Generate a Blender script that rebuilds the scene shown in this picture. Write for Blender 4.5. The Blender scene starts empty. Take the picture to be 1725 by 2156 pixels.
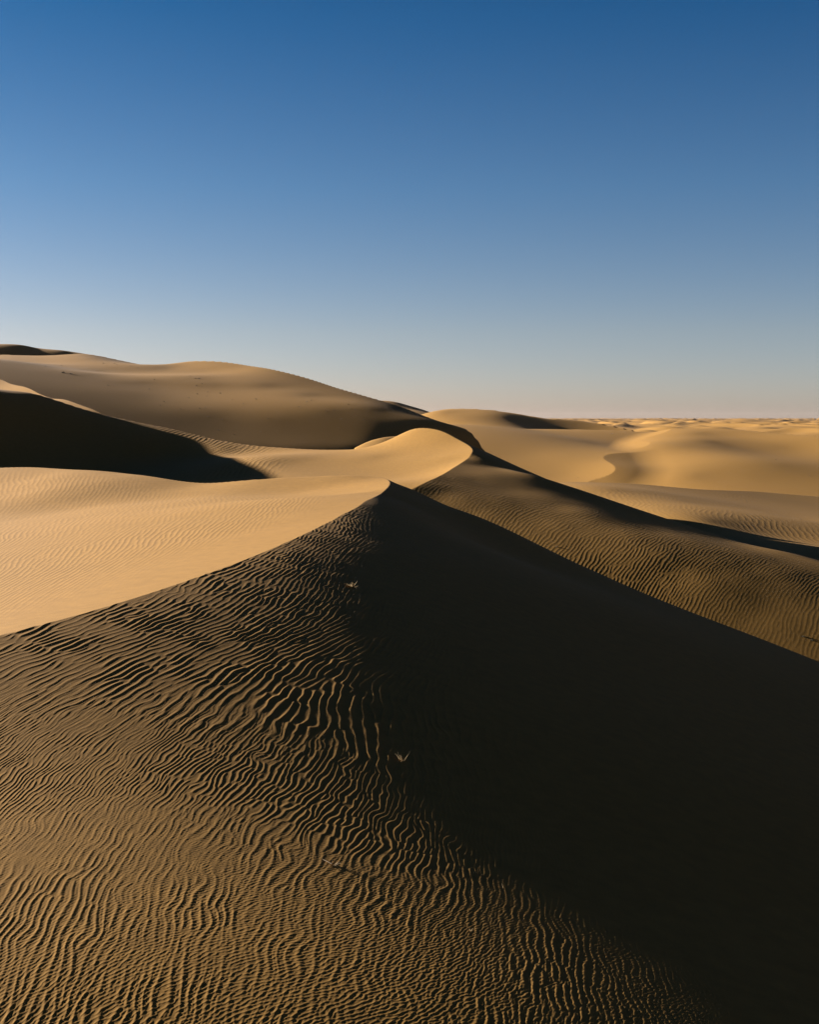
import bpy, math, os
import numpy as np

C = bpy.context.scene.collection
SUN_EL = math.radians(13.5)
SUN_AZ = math.radians(-68.0)          # 0 = straight ahead of the camera (+Y), negative = to the left
Q = float(os.environ.get('DUNE_Q', '1'))   # mesh density while drafting

# ------------------------------------------------------------------ camera geometry
# the camera is the origin of heights; features are surveyed as (column, row, range) of a 1725 x 2156 print
W0, H0, F0 = 1725.0, 2156.0, 2515.0
PITCH = math.atan((1078 - 880) / F0)

def sight(u, v):
    """bearing and tangent of elevation of a sight line"""
    dx = (np.asarray(u, float) - W0 / 2)
    up = (H0 / 2 - np.asarray(v, float))
    dy = F0 * math.cos(PITCH) + up * math.sin(PITCH)
    dz = -F0 * math.sin(PITCH) + up * math.cos(PITCH)
    h = np.hypot(dx, dy)
    return np.arctan2(dx, dy), dz / h

def P(u, v, r):
    """point of the ground on the sight line at horizontal range r -> x, y, z"""
    ph, w = sight(u, v)
    return (r * math.sin(ph), r * math.cos(ph), r * float(w))

def PP(*t):
    return [P(*a) for a in t]

def lin(pts, col, x):
    p = np.array(pts, float)
    return np.interp(x, p[:, 0], p[:, col])

# ------------------------------------------------------------------ smooth sheets
SUN = np.array([math.sin(SUN_AZ), math.cos(SUN_AZ)])     # level direction towards the sun
TE = math.tan(SUN_EL)

class Sheet:
    """smoothest surface through surveyed ground points; tilts = (x, y, c): places where the slope is known
    from how squarely the sand meets the sun (c = cosine of the incidence)"""
    def __init__(self, pts, tilts=(), soft_tilt=2e-3):
        p = np.array([tuple(t[:3]) + ((t[3] if len(t) > 3 else 0),) for t in pts], float)
        self.c = p[:, :2].mean(0); self.s = max(p[:, :2].std(), 1.0)
        self.X = (p[:, :2] - self.c) / self.s
        n = len(p); m = len(tilts)
        T = np.array(tilts, float).reshape(-1, 3)
        self.T = (T[:, :2] - self.c) / self.s
        g = (TE - T[:, 2] * 1.04 / math.cos(SUN_EL)) * self.s       # wanted rise towards the sun, per unit of scaled length
        N = n + m
        K = np.zeros((N + 3, N + 3))
        d = self.X[:, None] - self.X[None]; r = np.sqrt((d ** 2).sum(-1))
        K[:n, :n] = r ** 3 + np.diag(p[:, 3] + 1e-5)
        if m:
            d = self.X[:, None] - self.T[None]; r = np.sqrt((d ** 2).sum(-1))
            K[:n, n:N] = -3 * r * (d @ SUN)
            K[n:N, :n] = K[:n, n:N].T
            d = self.T[:, None] - self.T[None]; r = np.sqrt((d ** 2).sum(-1))
            K[n:N, n:N] = -3 * (r + (d @ SUN) ** 2 / np.maximum(r, 1e-9)) - np.diag(np.full(m, -soft_tilt))
        K[:n, N] = 1; K[:n, N + 1:] = self.X; K[n:N, N + 1:] = SUN
        K[N:, :N] = K[:N, N:].T
        self.w = np.linalg.solve(K, np.r_[p[:, 2], g, 0, 0, 0]); self.n, self.m = n, m
    def __call__(self, x, y):
        q = np.stack([(x.ravel() - self.c[0]) / self.s, (y.ravel() - self.c[1]) / self.s], -1)
        out = np.empty(len(q)); n, N = self.n, self.n + self.m
        for a in range(0, len(q), 20000):
            b = q[a:a + 20000]
            dx = b[:, None, 0] - self.X[None, :, 0]; dy = b[:, None, 1] - self.X[None, :, 1]
            r2 = dx * dx + dy * dy
            o = (r2 * np.sqrt(r2)) @ self.w[:n] + self.w[N] + b @ self.w[N + 1:]
            if self.m:
                dx = b[:, None, 0] - self.T[None, :, 0]; dy = b[:, None, 1] - self.T[None, :, 1]
                o += (-3 * np.sqrt(dx * dx + dy * dy) * (dx * SUN[0] + dy * SUN[1])) @ self.w[n:N]
            out[a:a + 20000] = o
        return out.reshape(x.shape)

def S(*t):
    """tilts seen on the sight lines (column, row, range, cosine)"""
    return [P(u, v, r)[:2] + (c,) for u, v, r, c in t]

def behind(pts, *kd):
    """ground points k metres beyond each of pts on its sight line, d metres lower"""
    out = []
    for x, y, z in pts:
        r = math.hypot(x, y)
        out += [(x * (1 + k / r), y * (1 + k / r), z - d) for k, d in kd]
    return out

def lee(crest, k, slope=.5):
    """the far side of a sharp crest, falling away at the angle sand rests at"""
    c = [t[:3] for t in crest]
    return Sheet(c + behind(c, (k, slope * k), (4 * k, 3.8 * slope * k), (-k, -slope * .8 * k), (-4 * k, -slope * 3 * k)))

def hold(crest, k):
    """keeps the near sheet level past its crest, where the lee side takes over"""
    return [t + (1e-2,) for t in behind(crest, (k, -.02 * k))]

def dense(pts, n=3):
    """more points along a crest line (Catmull-Rom)"""
    p = np.array([t[:3] for t in pts], float); p = np.r_[[2 * p[0] - p[1]], p, [2 * p[-1] - p[-2]]]
    out = []
    for i in range(1, len(p) - 2):
        for t in np.arange(n) / n:
            out.append(tuple(.5 * (2 * p[i] + (p[i + 1] - p[i - 1]) * t + (2 * p[i - 1] - 5 * p[i] + 4 * p[i + 1] - p[i + 2]) * t ** 2 + (3 * p[i] - p[i - 1] - 3 * p[i + 1] + p[i + 2]) * t ** 3)))
    return out + [tuple(p[-2])]

def smin(a, b, k):
    h = np.clip(0.5 + 0.5 * (b - a) / k, 0, 1)
    return b + (a - b) * h - k * h * (1 - h)

def smax(a, b, k):
    return -smin(-a, -b, k)

# ---- dune A: the near dune. crest, flank (grazed, then dark) and sunlit hollow
A1 = [(-22, 2, -5), (-19.5, 7, -5), (-17, 12, -5), (-14, 17, -5), (-12.5, 20, -5), (-9.3, 27.6, -5), (-7.9, 32, -5), (-6.75, 37, -5),
      (-5.35, 45, -5), (-3.75, 58.5, -5), (-2.4, 74, -5)]
LIP = PP((800, 1041, 81.5), (813, 1030, 86.5), (820, 1021, 92), (820, 1014, 96.5), (814, 1008.5, 100), (803, 1005, 102))
DT = [(0, 21), (12, 17.6), (17, 13.8), (20, 11.6), (24.8, 9.1), (29, 7.1), (37.7, 3.9), (45, 2.4), (51, 1.4), (60, .6), (74, .2), (92, .1)]
P0 = [(0, .02), (13, .04), (17, .085), (22, .13), (32, .175), (45, .195), (80, .21)]
def flank_z(zc, d, dt, p0=.108, pt=.235, pmax=.40):
    """fall of the flank at distance d right of the crest: grazing to the terminator, then steeper"""
    z = zc - p0 * min(d, dt) - (pt - p0) * min(d, dt) ** 3 / (3 * dt * dt)
    if d > dt:
        e = d - dt
        k = 10.0
        z -= pt * e + (pmax - pt) * (e - k * (1 - math.exp(-e / k)))
    return z
AF = []
for xc, yc, zc in A1:
    dt = lin(DT, 1, yc)
    AF.append((xc, yc, zc))
    if yc < 70:
        for d in ((dt * .5, dt, dt + 4, dt + 10, dt + 18, dt + 30) if dt > 4 else (dt, dt + 3, dt + 8, dt + 15, dt + 26)):
            AF.append((xc + d, yc, flank_z(zc, d, dt, lin(P0, 1, yc)), 1e-4))
    for d in (2, 8, 30):
        AF.append((xc - d, yc, zc + .13 * d, 1e-4))
AF += dense(A1[-4:] + LIP, 3)
AF += PP((870, 1031, 96), (1000, 1085, 90), (1200, 1180, 84.5), (1400, 1267, 81), (1600, 1345, 81), (1725, 1395, 80), (1900, 1470, 79))
AF += [(4, 74, -7.6, 1e-4), (4, 84, -7.3, 1e-4), (2, 97, -7.15, 1e-3), (1.5, 102, -7.6), (1, 106, -9.4), (0, 112, -13), (6, 106, -12), (15, 100, -16.5), (26, 96, -20.5), (36, 94, -25), (8, 117, -18), (22, 117, -23),
       (-6, 97, -3.9), (-10, 90, -3.4), (-20, 115, -1), (-45, 128, 3), (-2, 125, -17), (-9, 107, -3)]
AF = Sheet(AF, S((835, 1027, 92, -.1), (850, 1040, 89, -.12), (808, 1050, 82, -.06), (870, 1045, 91, -.12)), 5e-4)
A2 = PP((0, 985, 130), (80, 984, 127), (160, 989, 121), (250, 995, 116), (350, 1008, 110), (430, 1017, 107), (520, 1011, 105), (600, 1006, 104.5), (680, 1002, 104), (740, 1001, 103.5), (780, 1002.5, 103))
AB = list(A1) + dense(A1[-4:] + LIP, 3) + A2 + hold(A2, 12)
AL = lee(dense(A2 + LIP[-1:], 2), 5, .52)
for xc, yc, zc in A1[3:-2]:
    for d in (4, 9, 18, 30):
        if d > 9 and yc > 70: continue
        AB.append((xc - d, yc, zc - .10 * d + .0008 * d * d, 1e-4))
AB += [(-20, 90, -6.5), (-30, 100, -6.5), (-12, 86, -5.9), (-50, 90, -8), (-60, 60, -8.5), (-60, 20, -8.5), (-70, 130, -6), (4, 94, -4.6), (3, 60, -4.5), (-3, 30, -4.5)]
AB = Sheet(AB, S((700, 1045, 84, .34), (790, 1016, 94, .34), (775, 1032, 87, .35), (740, 1012, 96, .33), (600, 1050, 85, .33), (500, 1060, 84, .32), (300, 1100, 74, .32), (100, 1150, 60, .31), (200, 1040, 96, .32), (50, 1020, 108, .32), (650, 1015, 95, .32), (400, 1040, 95, .32), (100, 1000, 118, .32)), 5e-3)

# ---- dune B: second dune with its hollow, the dark slope left of it (C) and the ridge behind
B1 = dense([(-12, 104, -14), (-6, 115, -10.8)] + PP((868, 1030, 128), (905, 1012, 133), (937, 996, 140), (969, 976, 150), (988, 963, 156), (995, 953, 159)), 3)
UB = dense(PP((995, 953, 159), (995, 946, 163), (986, 937, 168), (969, 927, 172.5), (935, 909, 178), (909, 902, 181), (883, 900.5, 183)), 2)[1:]
BT = PP((998, 957, 158), (1020, 966, 156), (1059, 985, 153), (1115, 997, 150), (1250, 1043, 145), (1400, 1093, 140), (1550, 1139, 136), (1660, 1162, 134), (1800, 1201, 130))
BS = PP((960, 916, 178), (1000, 928, 172), (1038, 942, 167), (1115, 976, 160), (1250, 1027, 153), (1400, 1084, 147), (1550, 1131, 142), (1660, 1158, 138), (1800, 1198, 134))
BF = list(B1) + dense(BT, 2)
for xc, yc, zc in B1[::3]: BF.append((xc - 15, yc, zc + 2.5))
BF += [(x + 9, y + 1, z - 1.0, 1e-2) for x, y, z in BT] + [(x, y, z + 1.6, 1e-2) for x, y, z in UB]
BF += [t + (6e-2,) for t in PP((1000, 1075, 119), (1200, 1170, 114), (1400, 1258, 111), (1600, 1335, 109), (1725, 1385, 107), (1850, 1400, 107), (1400, 1170, 127), (1600, 1250, 120), (1725, 1290, 118))]
BF = Sheet(BF, S((1000, 1000, 144, .075), (1100, 1040, 135, .07), (1200, 1090, 130, .07), (1300, 1150, 123, .065), (1000, 1060, 122, .075), (940, 1040, 126, .08), (1400, 1170, 127, .055), (1300, 1200, 117, .065), (1500, 1200, 124, .045), (1500, 1270, 114, .05), (1600, 1250, 119, .035),
       (1680, 1340, 110, .055), (1700, 1290, 117, .03), (1700, 1235, 124, .03), (1250, 1180, 118, .065), (1150, 1120, 122, .07), (1080, 1090, 120, .07), (1350, 1215, 116, .06), (1450, 1260, 113, .06), (1180, 1140, 119, .07)), 1e-3)
# its dark side: from the foot of the grazing light over to the skyline and down behind
BN = Sheet(B1[-1:] + UB + dense(BT, 2) + [t + (4e-3,) for t in BS] + [(12, 182, -6.5), (18, 176, -10), (26, 168, -14), (36, 162, -18), (46, 154, -21), (60, 146, -24), (10, 196, -9), (22, 195, -16), (40, 190, -23), (4, 206, -12), (14, 208, -17), (-10, 192, 1), (-40, 205, 4), (-10, 150, 2)],
           S((1004, 944, 163, -.13), (1015, 957, 159, -.08), (1000, 932, 170, -.12), (1035, 971, 156, -.06), (1080, 977, 158, -.08), (1080, 991, 153, -.04), (1020, 948, 164, -.1), (1059, 968, 158, -.09), (1115, 986, 156, -.08), (1250, 1034, 150, -.06), (1400, 1089, 145, -.06), (1550, 1135, 139, -.05)), 5e-4)
RB = PP((866, 904, 184), (850, 912, 185.5), (835, 922, 186.5), (820, 934, 187.5), (804, 941, 188), (780, 944.5, 188), (750, 946, 188.5), (700, 947, 190), (600, 943, 195), (480, 930, 200), (370, 905, 207),
        (250, 880, 212), (150, 853, 216), (60, 826, 219), (0, 820, 221))
BB = list(B1) + list(UB) + RB + hold(RB, 10)
BL2 = lee(dense(UB[-4:] + RB, 1), 5, .5)
BB += [t + (1e-3,) for t in PP((800, 949, 177), (775, 954, 176), (825, 942, 179), (845, 932, 179), (900, 980, 158), (800, 970, 164), (650, 985, 160), (560, 1000, 152), (850, 1010, 137), (200, 940, 196), (350, 1000, 170), (100, 970, 184), (0, 975, 180), (440, 965, 181))]
BB += [(-86, 172, 9.6), (-85, 200, 9.5), (-84, 222, 9), (-92, 150, 8), (-130, 190, 3), (-130, 150, 0), (-90, 120, 0), (-20, 122, -11), (-60, 140, -11), (10, 143, -4.4), (16, 160, -3), (12, 176, -1.7), (20, 120, -5)]
BB = Sheet(BB, S((650, 975, 170, .16), (900, 950, 165, .29), (480, 943, 192, .075), (800, 965, 168, .2), (850, 1010, 130, .22), (580, 985, 165, .12), (950, 950, 158, .3), (200, 900, 205, -.05), (100, 930, 195, -.06), (300, 940, 193, -.05)))

# the sunlit spur behind the dark slope, and a small lobe behind the peak of B
SPT = PP((-120, 765, 345), (0, 797, 330), (60, 816, 303), (130, 840, 270), (200, 862, 250), (262, 895, 240), (330, 925, 234))
SP = Sheet(SPT + hold(SPT, 10) + PP((0, 834, 300), (80, 845, 275), (150, 865, 250), (0, 850, 270), (100, 868, 245)))
SL = lee(SPT, 5, .5)
BLT = PP((735, 951, 194), (748, 944, 195), (768, 933, 196), (787, 926, 197), (808, 922, 198.5), (836, 921, 201), (862, 930, 204))
BL = Sheet(BLT + behind(BLT, (3, 1.2), (9, 5), (20, 12)) + [t + (1e-2,) for t in PP((760, 955, 190), (810, 948, 191), (850, 950, 193))], S((785, 938, 193, .28), (775, 935, 194, .28), (825, 928, 197, .07)))

# ---- dune D: the large dune behind, left
DS = PP((-150, 760, 545), (0, 747, 536), (100, 749, 533), (190, 746, 528), (230, 754, 524), (260, 760, 520), (300, 768, 512), (340, 774, 505), (380, 764, 497), (420, 760, 489), (460, 761, 484), (500, 766, 476), (560, 775, 460), (650, 797, 440), (750, 828, 415), (850, 858, 398), (900, 878, 388), (960, 900, 378), (985, 906, 374), (1004, 914, 371), (1011, 926, 370), (1017, 955, 369))
DL = lee(DS, 10, .62)
D = DS + hold(DS, 20)
D += [t + (1e-4,) for t in PP((0, 753, 512), (100, 755, 510), (190, 752.5, 505), (0, 760, 490), (100, 763, 490), (260, 767, 500), (-120, 762, 525))]
D += [t + (2e-2,) for t in PP((420, 880, 340), (600, 930, 322), (800, 930, 338), (200, 860, 350), (100, 800, 430), (0, 795, 415),
        (920, 918, 365), (1000, 945, 345), (1040, 1000, 345), (1100, 1060, 350), (0, 880, 320), (300, 920, 310), (-200, 780, 480))]
D = Sheet(D, S((0, 760, 480, .085), (100, 775, 430, .06), (100, 755, 460, .08), (0, 790, 420, .06), (200, 755, 450, .075), (200, 780, 415, .06), (200, 800, 388, .06), (100, 830, 362, .035), (300, 830, 374, .05), (420, 790, 425, .095), (450, 800, 408, .075), (300, 800, 405, .055), (300, 777, 495, .07), (340, 787, 470, .08), (430, 765, 480, .2), (490, 770, 465, .17), (420, 776, 462, .15), (380, 770, 485, .19), (350, 780, 480, .13),
       (560, 800, 412, .06), (450, 860, 354, .035), (600, 880, 352, .035), (700, 850, 365, .035), (650, 815, 397, .065), (800, 880, 358, .0), (800, 855, 375, .0), (860, 868, 388, -.04), (600, 930, 326, .045), (720, 930, 332, .03), (760, 918, 337, .02), (780, 900, 348, .01), (830, 895, 358, -.01), (500, 915, 328, .045), (600, 905, 336, .04), (700, 900, 342, .035), (940, 902, 378, -.05)), 6e-4)
# a further crest peeping over its left end
DE = PP((-150, 735, 640), (0, 733, 630), (100, 737.5, 622), (190, 745, 612), (215, 752, 610), (300, 775, 600))
DE = Sheet(DE + behind(DE, (16, 4), (50, 18)) + PP((100, 775, 575), (0, 775, 580), (200, 775, 575)), S((60, 742, 615, -.1), (140, 745, 608, -.1)))
# ---- the ground right of it: hollow F, its flank, the plain H before it and hill F2
FL = PP((1240, 1013, 446), (1270, 1005, 451), (1290, 996, 458), (1296, 988, 465), (1290, 978, 477), (1272, 966, 496))
FT = PP((960, 903, 720), (1090, 903, 690), (1200, 904, 690), (1340, 908, 700))
FB = FL + FT + hold(FT, 30)
FLE = lee(FT, 20, .4)
FB += [t + (1e-2,) for t in PP((1100, 960, 470), (1000, 930, 520), (1150, 940, 525), (1230, 985, 465), (1200, 1005, 445), (1240, 945, 540), (1150, 995, 445), (1050, 960, 465))]
FB += [(60, 300, -27), (120, 250, -30), (0, 900, -18), (-100, 650, -16)]
FB = Sheet(FB, S((1000, 930, 520, .14), (1150, 950, 505, .2), (1220, 990, 462, .28), (1285, 980, 472, .32), (1270, 990, 458, .32), (1100, 908, 640, .09), (1250, 925, 590, .06), (1320, 918, 640, .12), (1100, 965, 460, .19)))
FR = PP((1390, 908, 690), (1360, 930, 590), (1330, 948, 535))
FF = FL + FR
FF += [t + (1e-2,) for t in PP((1350, 990, 466), (1400, 1010, 450), (1330, 1018, 440), (1430, 1022, 428), (1500, 1042, 430), (1600, 1065, 440), (1450, 980, 520), (1240, 940, 545))] + FT[1:] + [(30, 430, -9), (30, 560, -4)]
FF = Sheet(FF, S((1350, 990, 458, .065), (1400, 1000, 446, .04), (1430, 1015, 432, .035), (1310, 1005, 436, .1), (1330, 965, 500, .09), (1300, 935, 565, .08), (1250, 925, 590, .06), (1320, 918, 640, .12)), 2e-4)
F2T = PP((1410, 903, 690), (1480, 902, 690), (1560, 905, 675), (1650, 913, 655), (1725, 918, 640), (1850, 928, 620))
FC = PP((1412, 903, 690), (1385, 915, 640), (1360, 930, 590), (1336, 946, 545), (1322, 956, 525))
F2 = F2T + hold(F2T, 30) + FC[1:4] + [t + (1e-2,) for t in PP((1400, 960, 530), (1500, 960, 525), (1600, 960, 520), (1700, 970, 490), (1450, 1022, 430), (1600, 1032, 430), (1725, 1043, 430), (1550, 1000, 455))]
F2L = lee(F2T, 20, .4)
F2S = Sheet(FC + [(x - 8, y - 3, z - 1.6) for x, y, z in FC] + [(x + 10, y + 4, z + 2) for x, y, z in FC])
F2 += [(80, 640, -23), (60, 540, -28), (70, 440, -28)] + [t + (1e-2,) for t in PP((1350, 1022, 458), (1400, 1026, 440), (1330, 990, 500))]
F2 = Sheet(F2, S((1480, 915, 640, .125), (1560, 960, 520, .145), (1500, 932, 590, .06), (1540, 940, 570, .08), (1650, 978, 490, .1), (1470, 1000, 455, .16), (1700, 1030, 440, .15), (1600, 1000, 455, .14), (1650, 930, 600, .14), (1440, 950, 550, .155)))
HT = PP((1235, 1015, 290), (1330, 1018, 316), (1450, 1028, 332), (1600, 1035, 372), (1725, 1045, 392), (1850, 1055, 410))
HL = lee(HT, 8, .3)
HH = HT + hold(HT, 15) + [t + (1e-2,) for t in PP((1300, 1045, 240), (1450, 1080, 207), (1550, 1110, 185), (1600, 1120, 180), (1725, 1165, 152), (1700, 1110, 208), (1900, 1100, 240))]
HH += [(15, 240, -18), (40, 125, -22), (60, 115, -24), (80, 100, -26), (0, 140, -24), (60, 60, -26), (25, 180, -20)]
HH = Sheet(HH, S((1300, 1040, 250, .1), (1450, 1060, 245, .085), (1500, 1100, 195, .035), (1560, 1110, 190, .04), (1650, 1080, 245, .09), (1700, 1150, 160, .18), (1600, 1060, 270, .09), (1720, 1100, 225, .1)))
# ---- the dunes on the skyline in the middle
E2T = PP((800, 925, 985), (850, 900, 975), (885, 882, 967), (907, 871, 960), (925, 864, 950), (960, 861, 938), (1000, 861, 928), (1050, 865, 920), (1100, 873, 915), (1130, 878, 915), (1200, 883, 925), (1340, 907, 900))
E2L = lee(E2T[2:], 25, .35)
E2 = Sheet(E2T + hold(E2T, 40) + [t + (1e-2,) for t in PP((950, 895, 800), (1050, 893, 800), (1150, 897, 800), (1250, 905, 800))] + [(-40, 930, -26), (-10, 830, -20)],
     S((940, 875, 900, .16), (980, 880, 870, .17), (1040, 885, 850, .12), (1080, 874, 890, -.06), (1130, 884, 870, -.05), (1220, 892, 870, .06), (1170, 890, 860, -.02)))
E1T = PP((770, 850, 1250), (818, 847, 1250), (840, 852, 1245), (870, 857, 1240), (905, 867, 1235), (930, 880, 1230))
E1 = Sheet(E1T + behind(E1T, (35, 7), (100, 28)) + [t + (1e-2,) for t in PP((850, 875, 1130), (900, 890, 1130))], S((850, 854, 1225, -.08), (880, 862, 1215, -.08), (850, 864, 1180, .12), (870, 868, 1170, .12)))

SHEETS = dict(AF=AF, AB=AB, BF=BF, BB=BB, D=D, DE=DE, FB=FB, FF=FF, F2=F2, HH=HH, E2=E2, E1=E1, SP=SP, BL=BL, AL=AL, BL2=BL2, DL=DL, FLE=FLE, F2L=F2L, F2S=F2S, HL=HL, SL=SL, BN=BN, E2L=E2L)

# ------------------------------------------------------------------ the polar survey grid the ground is meshed on
d2 = math.radians
def steps(*segs):
    out = [segs[0][0]]
    for a, b, n in segs:
        n = max(2, int(n * Q)); out += list(np.linspace(a, b, n + 1)[1:])
    return np.array(out)
phi = np.radians(steps((-75, -40, 40), (-40, -20.5, 120), (-20.5, 20.5, 1180), (20.5, 40, 120), (40, 75, 40)))
rho = steps((math.log(2.5), math.log(10), 60), (math.log(10), math.log(24), 640), (math.log(24), math.log(40), 260), (math.log(40), math.log(140), 420), (math.log(140), math.log(300), 220), (math.log(300), math.log(800), 200), (math.log(800), math.log(20000), 480))
cphi = np.radians(np.r_[np.linspace(-75, -30, 40), np.linspace(-30, 30, 260)[1:], np.linspace(30, 75, 40)[1:]])
crho = np.linspace(math.log(2.2), math.log(21000), 640)

def resample(src, dst):
    """matrix of cubic (Catmull-Rom) interpolation weights from src to dst"""
    M = np.zeros((len(dst), len(src)), np.float32)
    i = np.clip(np.searchsorted(src, dst) - 1, 1, len(src) - 3)
    x0, x1, x2, x3 = src[i - 1], src[i], src[i + 1], src[i + 2]
    t = dst
    r = np.arange(len(dst))
    for k, (xa, others) in enumerate(((x0, (x1, x2, x3)), (x1, (x0, x2, x3)), (x2, (x0, x1, x3)), (x3, (x0, x1, x2)))):
        w = np.ones(len(dst))
        for o in others: w *= (t - o) / (xa - o)
        M[r, i - 1 + k] = w
    return M
MR, MP = resample(crho, rho), resample(cphi, phi)
CR = np.exp(crho)[:, None]
CX, CY = CR * np.sin(cphi), CR * np.cos(cphi)
R = np.exp(rho)[:, None]
X, Y = R * np.sin(phi), R * np.cos(phi)

Z = {}
for k, s in SHEETS.items():
    z = np.clip(s(CX, CY), -200, 200)
    Z[k] = (MR @ z.astype(np.float32) @ MP.T).astype(np.float64)
RR = np.broadcast_to(R, X.shape)
PH = np.degrees(np.broadcast_to(phi, X.shape))
def ss(a, b, x):
    t = np.clip((x - a) / (b - a), 0, 1); return t * t * (3 - 2 * t)
A = np.minimum(np.minimum(Z['AF'], Z['AB']), Z['AL'] + 60 * ss(85, 70, RR) + 30 * ss(-1.5, -1.1, PH))
A = A - 60 * ss(135, 230, RR)
Bs = smin(Z['BF'], Z['BN'] + 30 * ss(148, 128, RR) * ss(3.5, 2.5, PH), .35)
B = np.minimum(np.minimum(Bs, Z['BB']), Z['BL2'] + 60 * ss(170, 150, RR) + 60 * ss(.9, 1.6, PH))
B = B - 80 * ss(225, 320, RR) - 60 * ss(98, 70, RR)
Dz = np.minimum(Z['D'], Z['DL'] + 60 * ss(330, 300, RR)) - 120 * ss(580, 760, RR) - 60 * ss(290, 210, RR) - 60 * ss(9, 13, PH)
DEz = Z['DE'] - 120 * ss(690, 860, RR) - 80 * ss(570, 500, RR) - 80 * ss(-12, -6, PH)
Fz = np.minimum(np.minimum(Z['FB'], Z['FF']), Z['FLE'] + 60 * ss(620, 560, RR) + 60 * ss(11, 12, PH))
F = Fz - 80 * ss(820, 1000, RR) - 60 * ss(330, 230, RR) - 60 * ss(17, 20, PH) - 60 * ss(-4, -14, PH)
F2z = np.minimum(np.minimum(Z['F2'], Z['F2S'] + 90 * ss(520, 470, RR) + 60 * ss(13.5, 15, PH)), Z['F2L'] + 60 * ss(590, 540, RR)) - 80 * ss(820, 1000, RR) - 60 * ss(370, 290, RR) - 60 * ss(9.5, 4, PH)
Hz = np.minimum(Z['HH'], Z['HL'] + 60 * ss(270, 230, RR)) - 60 * ss(440, 500, RR) - 60 * ss(0, -10, PH)
E2z = np.minimum(Z['E2'], Z['E2L'] + 80 * ss(860, 800, RR)) - 100 * ss(1050, 1300, RR) - 80 * ss(790, 680, RR) - 60 * ss(10.5, 14, PH) - 60 * ss(-1.2, -4, PH)
E1z = Z['E1'] - 100 * ss(1380, 1600, RR) - 80 * ss(1100, 950, RR) - 60 * ss(2, 5, PH) - 60 * ss(-3, -8, PH)
G = np.full_like(A, -30.0) + 12 * ss(600, 1300, RR)
SPz = np.minimum(Z['SP'], Z['SL'] + 40 * ss(245, 225, RR)) - 60 * ss(350, 400, RR) - 60 * ss(235, 200, RR) - 40 * ss(-12.5, -6, PH) - 60 * ss(-20, -24, PH)
BLz = Z['BL'] - 60 * ss(212, 230, RR) - 60 * ss(190, 182, RR) - 40 * ss(-.2, .6, PH) - 40 * ss(-2.6, -4, PH)
layers = [G, A, B, Dz, F, F2z, Hz, E2z, E1z, DEz, SPz, BLz]
Zt = G
for i_, L in enumerate(layers[1:]):
    Zt = smax(Zt, L, (.3, .3, 1, 1, 2, 1, 2, 2, 2, .5, .3)[i_])
LAB = np.argmax(np.stack(layers), 0)

# ------------------------------------------------------------------ wind ripples
rng = np.random.default_rng(5)
def crest_tile(n, waves, sk, sth, seed):
    """periodic tile of wandering, forking crests: complex band-passed noise, its phase is the ripple phase"""
    g = np.random.default_rng(seed)
    f = np.fft.fftfreq(n, 1 / n)
    kx, ky = np.meshgrid(f, f)
    k = np.hypot(kx, ky); th = np.arctan2(ky, kx)
    a = np.exp(-((k - waves) / (sk * waves)) ** 2 / 2 - (th / sth) ** 2 / 2)
    z = np.fft.ifft2(a * (g.normal(size=(n, n)) + 1j * g.normal(size=(n, n))))
    return (z / np.abs(z).mean()).astype(np.complex64)
def noise_tile(n, cells, seed):
    g = np.random.default_rng(seed)
    f = np.fft.fftfreq(n, 1 / n); kx, ky = np.meshgrid(f, f); k = np.hypot(kx, ky)
    z = np.fft.ifft2(np.exp(-(k / cells) ** 2 / 2) * np.fft.fft2(g.normal(size=(n, n)))).real
    return ((z - z.mean()) / z.std()).astype(np.float32)
def sample(t, u, v):
    """bilinear lookup in a periodic tile, u and v in tile units"""
    n = t.shape[0]
    u = np.mod(u, 1) * n; v = np.mod(v, 1) * n
    i = u.astype(np.int32); j = v.astype(np.int32)
    fu = (u - i).astype(np.float32); fv = (v - j).astype(np.float32)
    i %= n; j %= n; i1 = (i + 1) % n; j1 = (j + 1) % n
    return (t[j, i] * (1 - fu) + t[j, i1] * fu) * (1 - fv) + (t[j1, i] * (1 - fu) + t[j1, i1] * fu) * fv
TILE, WAVES = 1024, 80
T1, T2, T3 = crest_tile(TILE, WAVES, .14, .11, 1), crest_tile(TILE, WAVES, .14, .11, 2), crest_tile(TILE, WAVES, .22, .3, 3)
N1, N2, N3 = noise_tile(512, 12, 11), noise_tile(512, 12, 12), noise_tile(512, 12, 13)
def ripple(t, a, b, lam, skew=.55, sharp=1.5):
    """ripple height 0..1 at wave coordinate a, crest coordinate b (metres)"""
    z = sample(t, a / lam / WAVES, b / lam / WAVES)
    ph = np.angle(z); m = np.abs(z)
    s_ = .5 + .5 * np.cos(ph + skew * np.sin(ph))
    return s_ ** sharp * np.clip(m / .55, 0, 1)
def lay(h, mask, r0, r1, f0, f1, fn):
    """add fn(x, y) to h within a window of ranges and bearings"""
    i0, i1 = np.searchsorted(rho, [math.log(r0), math.log(r1)]); j0, j1 = np.searchsorted(phi, [math.radians(f0), math.radians(f1)])
    sl = (slice(i0, i1), slice(j0, j1))
    h[sl] += fn(X[sl], Y[sl], RR[sl]) * mask[sl]
def fade(lam, r):
    """ripples too fine for the mesh at range r melt into the sand"""
    return ss(1.6, 3.2, lam * 1197 / r)
Hr = np.zeros_like(Zt)
isA, isB = (LAB == 1), (LAB == 2)
flankA = isA & (Z['AF'] < Z['AB'] + .02)
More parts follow.
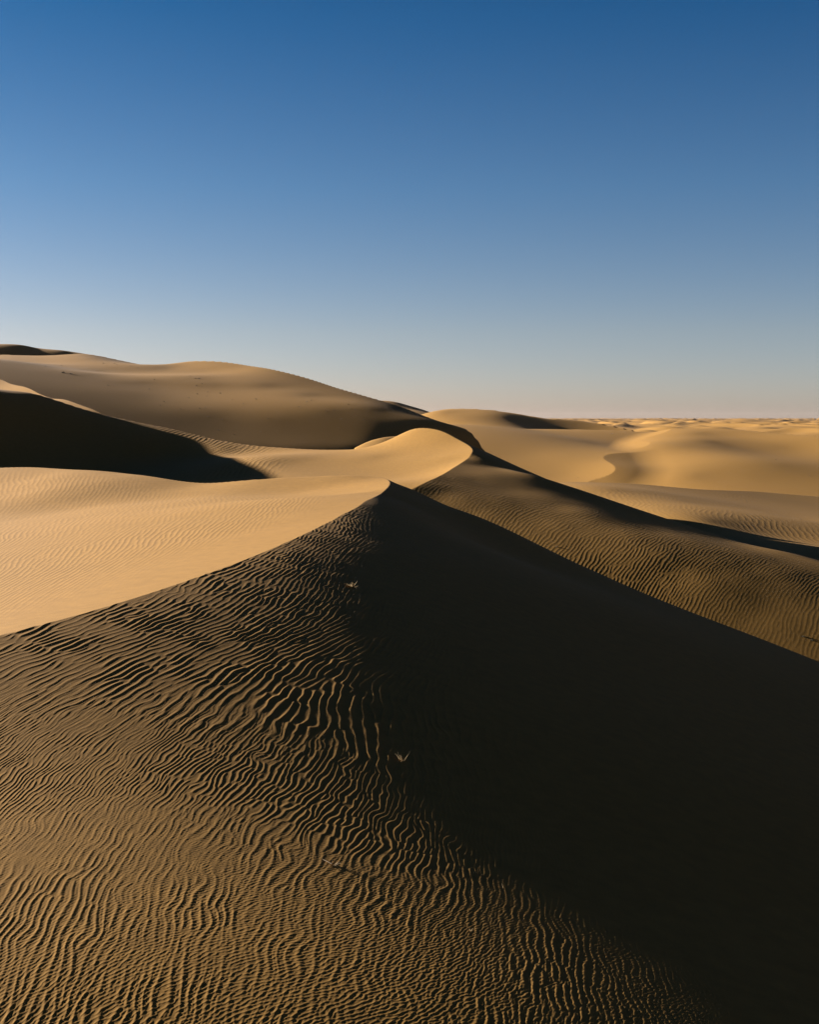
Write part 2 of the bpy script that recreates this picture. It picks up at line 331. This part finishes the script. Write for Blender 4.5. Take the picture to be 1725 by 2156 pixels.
def near(x, y, r):
    ye = 22 * np.tanh(y / 22)
    w1 = sample(N1, x / 190, y / 260); w2 = sample(N2, x / 110 + .3, y / 150)
    wob = sample(N3, x / 9, y / 18)
    a = x - .12 * y + .018 * (x + 5) * ye + .45 * w1 + .03 * wob
    b = y + .2 * x
    big = ss(-.55, .55, w2 + (18 - y) / 9)                     # coarse ripples low on the flank, finer ones higher up
    lam1, lam2 = .125, .10
    amp1 = (.7 + .3 * sample(N3, x / 25, y / 30)).clip(.35, 1.2)
    h = .027 * lam1 * amp1 * ripple(T1, a, b, lam1) * (.25 + .75 * big)
    lam3 = .26
    far = ss(20, 27, y)
    h = h * (1 - far) + far * .037 * lam3 * ripple(T2, a, b, lam3) * amp1
    h += .042 * lam2 * ripple(T2, a * 1.02 + 9, b + 3, lam2) * (1 - .8 * big) * (1 - far)
    a3 = .86 * x - .5 * y + .2 * w2
    h += .04 * .055 * ripple(T3, a3, .5 * x + .86 * y, .055) * (1 - ss(15, 22, y)) * (.4 + .6 * big)
    xt = np.interp(y, [p[1] for p in A1], [p[0] for p in A1]) + np.interp(y, [p[0] for p in DT], [p[1] for p in DT])
    return h * (1 - .85 * ss(.5, 6, x - xt))
lay(Hr, flankA.astype(float), 3, 74, -40, 40, lambda x, y, r: near(x, y, r) * (1 - ss(60, 74, r)))
def hollowA(x, y, r):
    w1 = sample(N1, x / 300, y / 400); w2 = sample(N2, x / 250 + .3, y / 300)
    ps = np.arctan2(x + 4, y + 15); a = 110 * ps + .35 * w1; b = np.hypot(x + 4, y + 15)
    lam = .40
    xc = np.interp(y, [p[1] for p in A1], [p[0] for p in A1])
    m = ss(1.5, 6, xc - x) * ss(4, 14, 95 + .25 * (x + 2) * 0 - y - .0 * x + np.clip(-x - 6, 0, 40)) * (.78 + .22 * np.clip(w2, -1, 1))
    return .038 * lam * np.clip(b / 110, .3, .85) * ripple(T2, a, b * .7, lam, .4, 1.2) * m
lay(Hr, (isA & ~flankA).astype(float), 25, 150, -40, 5, hollowA)
flankB = isB & (Bs < Z['BB'] + .02)
def slopeB(x, y, r):
    w1 = sample(N1, x / 400, y / 500); w2 = sample(N2, x / 300, y / 400 + .4)
    a = x - .33 * y + .006 * (x + 5) * (125 - y) + .8 * w1 + .05 * sample(N3, x / 25, y / 50); b = y + .33 * x
    lam = .46
    amp = (.75 + .35 * w2).clip(.3, 1.2) * (.35 + .65 * ss(150, 110, y))
    return .021 * lam * ripple(T1, a, b, lam, .45, 1.3) * amp * fade(lam, r)
lay(Hr, flankB.astype(float), 80, 175, -5, 40, slopeB)
def ridgeB(x, y, r):
    lam = .8; w1 = sample(N1, x / 500, y / 500)
    a = x - .2 * y + .8 * w1
    return .04 * lam * ripple(T2, a, y + .2 * x, lam) * ss(-50, -38, x) * ss(-14, -24, x) * fade(lam, r)
lay(Hr, (isB & ~flankB).astype(float), 150, 215, -20, 0, ridgeB)
def plainH(x, y, r):
    lam = .95; w1 = sample(N1, x / 700, y / 700)
    a = x - .1 * y + 1.2 * w1
    return .015 * lam * ripple(T1, a, y + .1 * x, lam) * (.5 + .5 * ss(-.5, .8, sample(N2, x / 160, y / 200))) * fade(lam, r)
lay(Hr, np.isin(LAB, (4, 5, 6)).astype(float), 170, 480, 3, 40, plainH)
# slow undulation of every slope
Hr += .006 * sample(N1, X / 90, Y / 90) * ss(30, 60, RR) * ss(200, 120, RR) + .03 * sample(N2, X / 1500, Y / 1500) * ss(150, 400, RR)
# the sea of small dunes out to the skyline
Hg = np.zeros_like(Zt)
def erg(x, y, r):
    w1 = sample(N1, x / 5200, y / 5200); w2 = sample(N2, x / 5200, y / 5200)
    h = 7 * ripple(T3, .8 * x - .45 * y + 60 * w1, .6 * y + .3 * x, 190, .5, 1.1) * (.75 + .35 * w2).clip(.2, 1.4)
    h += 3 * ripple(T3, .9 * x + .3 * y + 40 * w2, y * .7, 80, .7, 1.1) + 1.2 * sample(N3, x / 1500, y / 1500)
    return h + 3 * w1
lay(Hg, ss(850, 1250, RR), 800, 21000, -80, 80, erg)
Zt = np.where(LAB == 0, Zt + Hg, np.maximum(Zt, G + Hg)) + Hr

# ------------------------------------------------------------------ meshes
def add_mesh(name, verts, faces, mat, smooth=True, normals=None):
    me = bpy.data.meshes.new(name)
    me.vertices.add(len(verts)); me.vertices.foreach_set('co', np.ascontiguousarray(verts, np.float32).ravel())
    n = len(faces); k = faces.shape[1]
    me.loops.add(n * k); me.loops.foreach_set('vertex_index', np.ascontiguousarray(faces, np.int32).ravel())
    me.polygons.add(n); me.polygons.foreach_set('loop_start', np.arange(0, n * k, k, dtype=np.int32))
    me.polygons.foreach_set('use_smooth', np.ones(n, bool))
    me.update(calc_edges=True)
    if normals is not None:
        me.normals_split_custom_set_from_vertices(np.ascontiguousarray(normals, np.float32))
    o = bpy.data.objects.new(name, me); C.objects.link(o)
    if mat: me.materials.append(mat)
    return o

def mat_sand():
    m = bpy.data.materials.new('sand'); m.use_nodes = True
    nt = m.node_tree; b = nt.nodes['Principled BSDF']; N = nt.nodes.new; K = nt.links.new
    b.inputs['Roughness'].default_value = .95; b.inputs['Specular IOR Level'].default_value = .08
    tc = N('ShaderNodeTexCoord')
    def noise(scale, detail):
        n = N('ShaderNodeTexNoise'); n.inputs['Scale'].default_value = scale; n.inputs['Detail'].default_value = detail
        n.inputs['Roughness'].default_value = .6; K(tc.outputs['Object'], n.inputs['Vector']); return n
    n1, n2, n3 = noise(.035, 5), noise(2.2, 6), noise(45, 3)      # drifts of different grain, patches, grains
    def mix(fac, a_, b_):
        x = N('ShaderNodeMix'); x.data_type = 'RGBA'; K(fac, x.inputs[0])
        for i_, c in ((6, a_), (7, b_)):
            if isinstance(c, tuple): x.inputs[i_].default_value = c + (1,)
            else: K(c, x.inputs[i_])
        return x.outputs[2]
    base = mix(n1.outputs[0], (.190, .100, .0215), (.218, .111, .0235))
    hi = N('ShaderNodeMath'); hi.operation = 'MULTIPLY_ADD'; K(n2.outputs[0], hi.inputs[0]); hi.inputs[1].default_value = .5; hi.inputs[2].default_value = .75
    gr = N('ShaderNodeMath'); gr.operation = 'MULTIPLY_ADD'; K(n3.outputs[0], gr.inputs[0]); gr.inputs[1].default_value = .5; gr.inputs[2].default_value = .75
    mu = N('ShaderNodeMath'); mu.operation = 'MULTIPLY'; K(hi.outputs[0], mu.inputs[0]); K(gr.outputs[0], mu.inputs[1])
    sc_ = N('ShaderNodeVectorMath'); sc_.operation = 'SCALE'; K(base, sc_.inputs[0]); K(mu.outputs[0], sc_.inputs['Scale'])
    K(sc_.outputs[0], b.inputs['Base Color'])
    n4 = noise(1.4, 9); bp = N('ShaderNodeBump'); bp.inputs['Strength'].default_value = .35; bp.inputs['Distance'].default_value = .02
    K(n4.outputs[0], bp.inputs['Height']); K(bp.outputs[0], b.inputs['Normal'])
    return m
SAND = mat_sand()
nr, nc = X.shape
V = np.stack([X, Y, Zt], -1)
du = np.empty_like(V); dv = np.empty_like(V)
du[:, 1:-1] = V[:, 2:] - V[:, :-2]; du[:, 0] = V[:, 1] - V[:, 0]; du[:, -1] = V[:, -1] - V[:, -2]
dv[1:-1] = V[2:] - V[:-2]; dv[0] = V[1] - V[0]; dv[-1] = V[-1] - V[-2]
NO = np.cross(du, dv); NO /= np.linalg.norm(NO, axis=-1, keepdims=True); del du, dv
V = V.reshape(-1, 3); NO = NO.reshape(-1, 3)
idx = np.arange(nr * nc).reshape(nr, nc)
Fc = np.stack([idx[:-1, :-1], idx[:-1, 1:], idx[1:, 1:], idx[1:, :-1]], -1).reshape(-1, 4)
FL_ = LAB[:-1, :-1].ravel()
for k, name in ((0, 'desert_plain'), (1, 'sand_dune'), (2, 'sand_dune'), (3, 'sand_dune'), (4, 'sand_dune'), (5, 'sand_dune'), (6, 'sand_plain'), (7, 'sand_dune'), (8, 'sand_dune'), (9, 'sand_dune'), (10, 'sand_dune'), (11, 'sand_dune')):
    f = Fc[FL_ == k]
    if not len(f): continue
    used = np.unique(f); remap = np.zeros(nr * nc, np.int32); remap[used] = np.arange(len(used))
    g = add_mesh(name, V[used], remap[f], SAND, normals=NO[used]); g['kind'] = 'structure'

# ------------------------------------------------------------------ dry plants
def ground(u, v):
    """where a sight line meets the sand -> x, y, z, and the scale of one print pixel there"""
    p, w_ = sight(u, v)
    j = int(np.argmin(abs(phi - p))); i = int(np.argmax(Zt[:, j] / np.exp(rho) >= w_))
    return X[i, j], Y[i, j], Zt[i, j], math.exp(rho[i]) / F0
def mat_plain(name, c0, c1, scale):
    m = bpy.data.materials.new(name); m.use_nodes = True
    nt = m.node_tree; b = nt.nodes['Principled BSDF']; b.inputs['Roughness'].default_value = .9
    n = nt.nodes.new('ShaderNodeTexNoise'); n.inputs['Scale'].default_value = scale
    x = nt.nodes.new('ShaderNodeMix'); x.data_type = 'RGBA'; x.inputs[6].default_value = c0 + (1,); x.inputs[7].default_value = c1 + (1,)
    nt.links.new(n.outputs[0], x.inputs[0]); nt.links.new(x.outputs[2], b.inputs['Base Color'])
    return m
STRAW = mat_plain('straw', (.17, .105, .035), (.25, .165, .06), 30)
TWIG = mat_plain('dead_twig', (.07, .045, .022), (.13, .085, .04), 20)
LEAF = mat_plain('scrub_leaf', (.035, .032, .014), (.07, .055, .024), 12)
pr = np.random.default_rng(8)
def blade(vs, fs, p, d, ln, wd, droop, seg=4):
    """a curved tapering blade or stalk, as a three-sided strip"""
    d = np.array(d, float); d /= np.linalg.norm(d); side = np.cross(d, (0, 0, 1.)); side /= max(np.linalg.norm(side), 1e-6); nrm = np.cross(side, d)
    q = np.array(p, float); k0 = len(vs)
    for i in range(seg + 1):
        t = i / seg; wl = wd * (1 - .85 * t) / 2
        for a_ in (0, 2.1, 4.2): vs.append(tuple(q + side * math.cos(a_) * wl + nrm * math.sin(a_) * wl))
        d = d + np.array((0, 0, -droop / seg)); d /= np.linalg.norm(d); q = q + d * ln / seg
    for i in range(seg):
        for a_ in range(3):
            b_ = (a_ + 1) % 3; fs.append((k0 + 3 * i + a_, k0 + 3 * i + b_, k0 + 3 * i + 3 + b_, k0 + 3 * i + 3 + a_))
def tuft_mesh(n, ln, wd, spread, lean=(0, 0), droop=.5):
    vs, fs = [], []
    for _ in range(n):
        a_ = pr.uniform(0, 6.28); s_ = spread * math.sqrt(pr.uniform(.02, 1))
        blade(vs, fs, (math.cos(a_) * s_ * .25 * ln, math.sin(a_) * s_ * .25 * ln, -.03 * ln), (math.cos(a_) * s_ + lean[0], math.sin(a_) * s_ + lean[1], 1), ln * pr.uniform(.5, 1.1), wd, droop * pr.uniform(.4, 1.5))
    return vs, fs
def part(name, vf, mat, parent=None):
    me = bpy.data.meshes.new(name); me.from_pydata(vf[0], [], vf[1]); me.update(); me.materials.append(mat)
    o = bpy.data.objects.new(name, me); C.objects.link(o); o.parent = parent
    return o
def plant(name, loc, label, cat, group=None):
    e = bpy.data.objects.new(name, None); C.objects.link(e); e.location = loc; e['label'] = label; e['category'] = cat
    if group: e['group'] = group
    return e
# near tufts, each of its own make
x, y, z, k = ground(742, 1236)
t = plant('grass_tuft', (x, y, z), 'pale dead grass clump below the sharp crest, at the edge of the black shadow', 'grass tuft')
part('blades', tuft_mesh(46, 15 * k, 1.1 * k, 1.0, (-.35, .2), .7), STRAW, t)
part('fallen_stalks', tuft_mesh(14, 18 * k, 1.1 * k, .5, (1.8, -1.2), .5), STRAW, t)
x, y, z, k = ground(847, 1602)
t = plant('grass_tuft', (x, y, z), 'wispy straw tuft with few long blades among ripples fading into shadow', 'grass tuft')
part('blades', tuft_mesh(9, 24 * k, 1.2 * k, .9, (0, .3), .25), STRAW, t)
part('base', tuft_mesh(26, 7 * k, 1.5 * k, 1.3, (0, 0), .8), STRAW, t)
x, y, z, k = ground(702, 1822)
t = plant('dead_plant', (x, y, z), 'broken dead plant lying across coarse ripples with a long straight stem', 'dead plant')
vf = ([], []); blade(*vf, (-.02, 0, .02), (-1, 1.1, .12), 62 * k, 1.6 * k, .1, 8); part('stem', vf, TWIG, t)
part('blades', tuft_mesh(16, 14 * k, 1.3 * k, 1.6, (-.4, -.2), .6), STRAW, t)
part('twigs', tuft_mesh(10, 18 * k, 1.1 * k, 1.4, (.5, .2), .4), TWIG, t)
x, y, z, k = ground(1058, 1870)
t = plant('straw_stalk', (x, y, z), 'lone bent straw stalk in the shadow beyond the last lit ripples', 'straw')
part('stalk', tuft_mesh(3, 14 * k, 1.2 * k, .8, (-.8, .4), .3), STRAW, t)
x, y, z, k = ground(991, 1960)
t = plant('straw_stalk', (x, y, z), 'small forked straw between two tall ripples below the wispy tuft', 'straw')
part('stalk', tuft_mesh(4, 12 * k, 1.3 * k, .9, (.2, .3), .2), STRAW, t)
# low scrub further off: one mesh, copied
def scrub_mesh(n=70):
    vs, fs = [], []
    for _ in range(n):
        a_ = pr.uniform(0, 6.28); e_ = pr.uniform(.05, 1.3)
        blade(vs, fs, (pr.normal() * .12, pr.normal() * .12, -.05), (math.cos(a_) * math.cos(e_), math.sin(a_) * math.cos(e_), math.sin(e_)), pr.uniform(.35, .65), .05, .5, 3)
    return vs, fs
proto = part('desert_shrub', scrub_mesh(), LEAF)
proto2 = part('dry_shrub', scrub_mesh(46), TWIG)
used = set()
def shrub(u, v, px, src, label, cat='shrub', group=None, flat=1.0):
    x, y, z, k = ground(u, v)
    o = src if src.name not in used else src.copy()
    if o is not src: C.objects.link(o)
    used.add(src.name)
    s_ = px * k; o.location = (x, y, z); o.scale = (s_, s_ * pr.uniform(.8, 1.2), s_ * flat); o.rotation_euler = (0, 0, pr.uniform(0, 6.28))
    o['label'] = label; o['category'] = cat
    if group: o['group'] = group
    return o
shrub(133, 786, 9, proto, 'dark flat shrub, largest plant on the big left dune near its top')
shrub(147, 788, 5, proto, 'small dark shrub just right of the largest one on the left dune')
shrub(151, 788.5, 4, proto, 'tiny dark shrub beside two others on the upper left dune')
shrub(456, 1009, 4.5, proto, 'black little shrub alone in the dark hollow behind the bright slope')
shrub(1288, 914, 5, proto2, 'small dry mound plant on the skyline ridge left of the pale slip')
shrub(1217, 1008, 3, proto2, 'tiny plant on the floor of the small scooped bowl')
shrub(1634, 968, 6, proto2, 'low dry shrub on the tan hill near the right edge', flat=.5)
shrub(1646, 969, 4, proto2, 'smaller low shrub right beside another on the tan right hill', flat=.5)
shrub(1704, 1003, 6, proto2, 'dry scrub at the foot of the tan hill by the right edge', flat=.5)
shrub(1574, 1056, 3.5, proto2, 'pale speck of dry plant on the rippled plain')
shrub(1687, 1093, 4, proto2, 'dark dry speck on rippled sand above the long shadow near the right edge')
shrub(1690, 1343, 11, proto, 'dark straggling scrub low on the rippled slope near the right edge', flat=.5)
shrub(1709, 1349, 9, proto, 'dark scrub at the right edge, beside a straggling one on ripples', flat=.5)
shrub(1172, 1152, 8, proto2, 'dry clump on a small rippled mound above the black dune edge', flat=.6)
for a_, b_ in ((235, 170), (335, 228), (243, 243), (445, 240), (175, 276), (330, 262), (553, 295), (265, 367), (318, 365), (98, 380), (335, 445), (465, 468), (1240, 300), (1130, 356), (1375, 390), (1440, 388), (1585, 378), (1625, 380),
               (1565, 335), (1505, 470), (1475, 545), (1637, 440), (1700, 465), (430, 560), (800, 580), (180, 85), (263, 108), (650, 328), (755, 290), (228, 104), (290, 158), (1200, 312), (860, 462), (570, 600)):
    shrub((600 + .4058 * a_) * .594, (1300 + .4058 * b_) * .594, pr.uniform(3.2, 5.5), proto2, 'tiny dry shrub, one of many specks strewn over the shaded big left dune', 'shrub', 'dry shrubs strewn over the big left dune')
for a_, b_ in ((465, 285), (625, 282), (1057, 258), (1170, 260), (1190, 268), (1333, 285), (1400, 300), (1578, 427), (1520, 523), (1675, 650), (1635, 690), (1100, 480), (1270, 800)):
    shrub(a_ * .3478 * .594, (1200 + .3478 * b_) * .594, pr.uniform(3, 5), proto2, 'tiny dry shrub, one of many specks strewn over the shaded big left dune', 'shrub', 'dry shrubs strewn over the big left dune')

# ------------------------------------------------------------------ dusty air
def haze():
    hi_, lo_ = max(float(Zt.max()), 0) + 4, float(Zt.min()) - 1
    R_ = 21500.
    vs = [(sx_ * R_, sy_ * R_, z_) for z_ in (lo_, hi_) for sx_, sy_ in ((-1, -1), (1, -1), (1, 1), (-1, 1))]
    fs = [(3, 2, 1, 0), (4, 5, 6, 7), (0, 1, 5, 4), (1, 2, 6, 5), (2, 3, 7, 6), (3, 0, 4, 7)]
    m = bpy.data.materials.new('haze'); m.use_nodes = True; nt = m.node_tree
    nt.nodes.remove(nt.nodes['Principled BSDF'])
    v = nt.nodes.new('ShaderNodeVolumePrincipled'); v.inputs['Color'].default_value = (.42, .35, .31, 1); v.inputs['Density'].default_value = 1.3e-5; v.inputs['Anisotropy'].default_value = .3
    nt.links.new(v.outputs[0], nt.nodes['Material Output'].inputs['Volume'])
    o = part('haze', (vs, fs), m); o['kind'] = 'stuff'
haze()

# ------------------------------------------------------------------ light, sky, camera
sc = bpy.context.scene
w = bpy.data.worlds.new('World'); sc.world = w; w.use_nodes = True
nt = w.node_tree
sky = nt.nodes.new('ShaderNodeTexSky'); sky.sky_type = 'NISHITA'; sky.sun_disc = False
sky.sun_elevation = SUN_EL; sky.sun_rotation = SUN_AZ   # rotation 0 = +Y, growing clockwise
sky.air_density = .6; sky.dust_density = .5; sky.ozone_density = 4.0; sky.altitude = 0
tc = nt.nodes.new('ShaderNodeTexCoord'); sx = nt.nodes.new('ShaderNodeSeparateXYZ'); nt.links.new(tc.outputs['Generated'], sx.inputs[0])
rp = nt.nodes.new('ShaderNodeValToRGB'); nt.links.new(sx.outputs['Z'], rp.inputs[0])
stops = [(0, (4, 2.6, 2.0)), (.07, (3.8, 2.58, 1.9)), (.184, (2.1, 2.3, 2.1)), (.31, (.67, 1.7, 1.97)), (.55, (.15, .34, .6)), (1, (.06, .10, .2))]
while len(rp.color_ramp.elements) < len(stops): rp.color_ramp.elements.new(.5)
for e, (p_, c_) in zip(rp.color_ramp.elements, stops): e.position = p_; e.color = tuple(x / 5.66 for x in c_) + (1,)
mx = nt.nodes.new('ShaderNodeMix'); mx.data_type = 'RGBA'; mx.blend_type = 'MULTIPLY'; mx.inputs[0].default_value = 1
nt.links.new(sky.outputs[0], mx.inputs[6]); nt.links.new(rp.outputs[0], mx.inputs[7])
bg = nt.nodes['Background']; bg.inputs['Strength'].default_value = .05
nt.links.new(mx.outputs[2], bg.inputs[0])
sd = np.array([math.sin(SUN_AZ) * math.cos(SUN_EL), math.cos(SUN_AZ) * math.cos(SUN_EL), math.sin(SUN_EL)])
L = bpy.data.lights.new('sun', 'SUN'); L.energy = 5; L.angle = math.radians(.5); L.color = (1, .95, .92)
lo = bpy.data.objects.new('sun', L); C.objects.link(lo)
import mathutils
lo.rotation_euler = mathutils.Vector(sd).to_track_quat('Z', 'Y').to_euler()
cam = bpy.data.cameras.new('camera'); co = bpy.data.objects.new('camera', cam); C.objects.link(co); sc.camera = co
cam.sensor_fit = 'HORIZONTAL'; cam.sensor_width = 36; cam.lens = 36 * F0 / W0
cam.clip_start = .1; cam.clip_end = 60000
co.rotation_euler = (math.pi / 2 - PITCH, 0, 0)
sc.view_settings.view_transform = 'Standard'; sc.view_settings.look = 'None'
sc.view_settings.exposure = 2.5
sc.cycles.max_bounces = 6
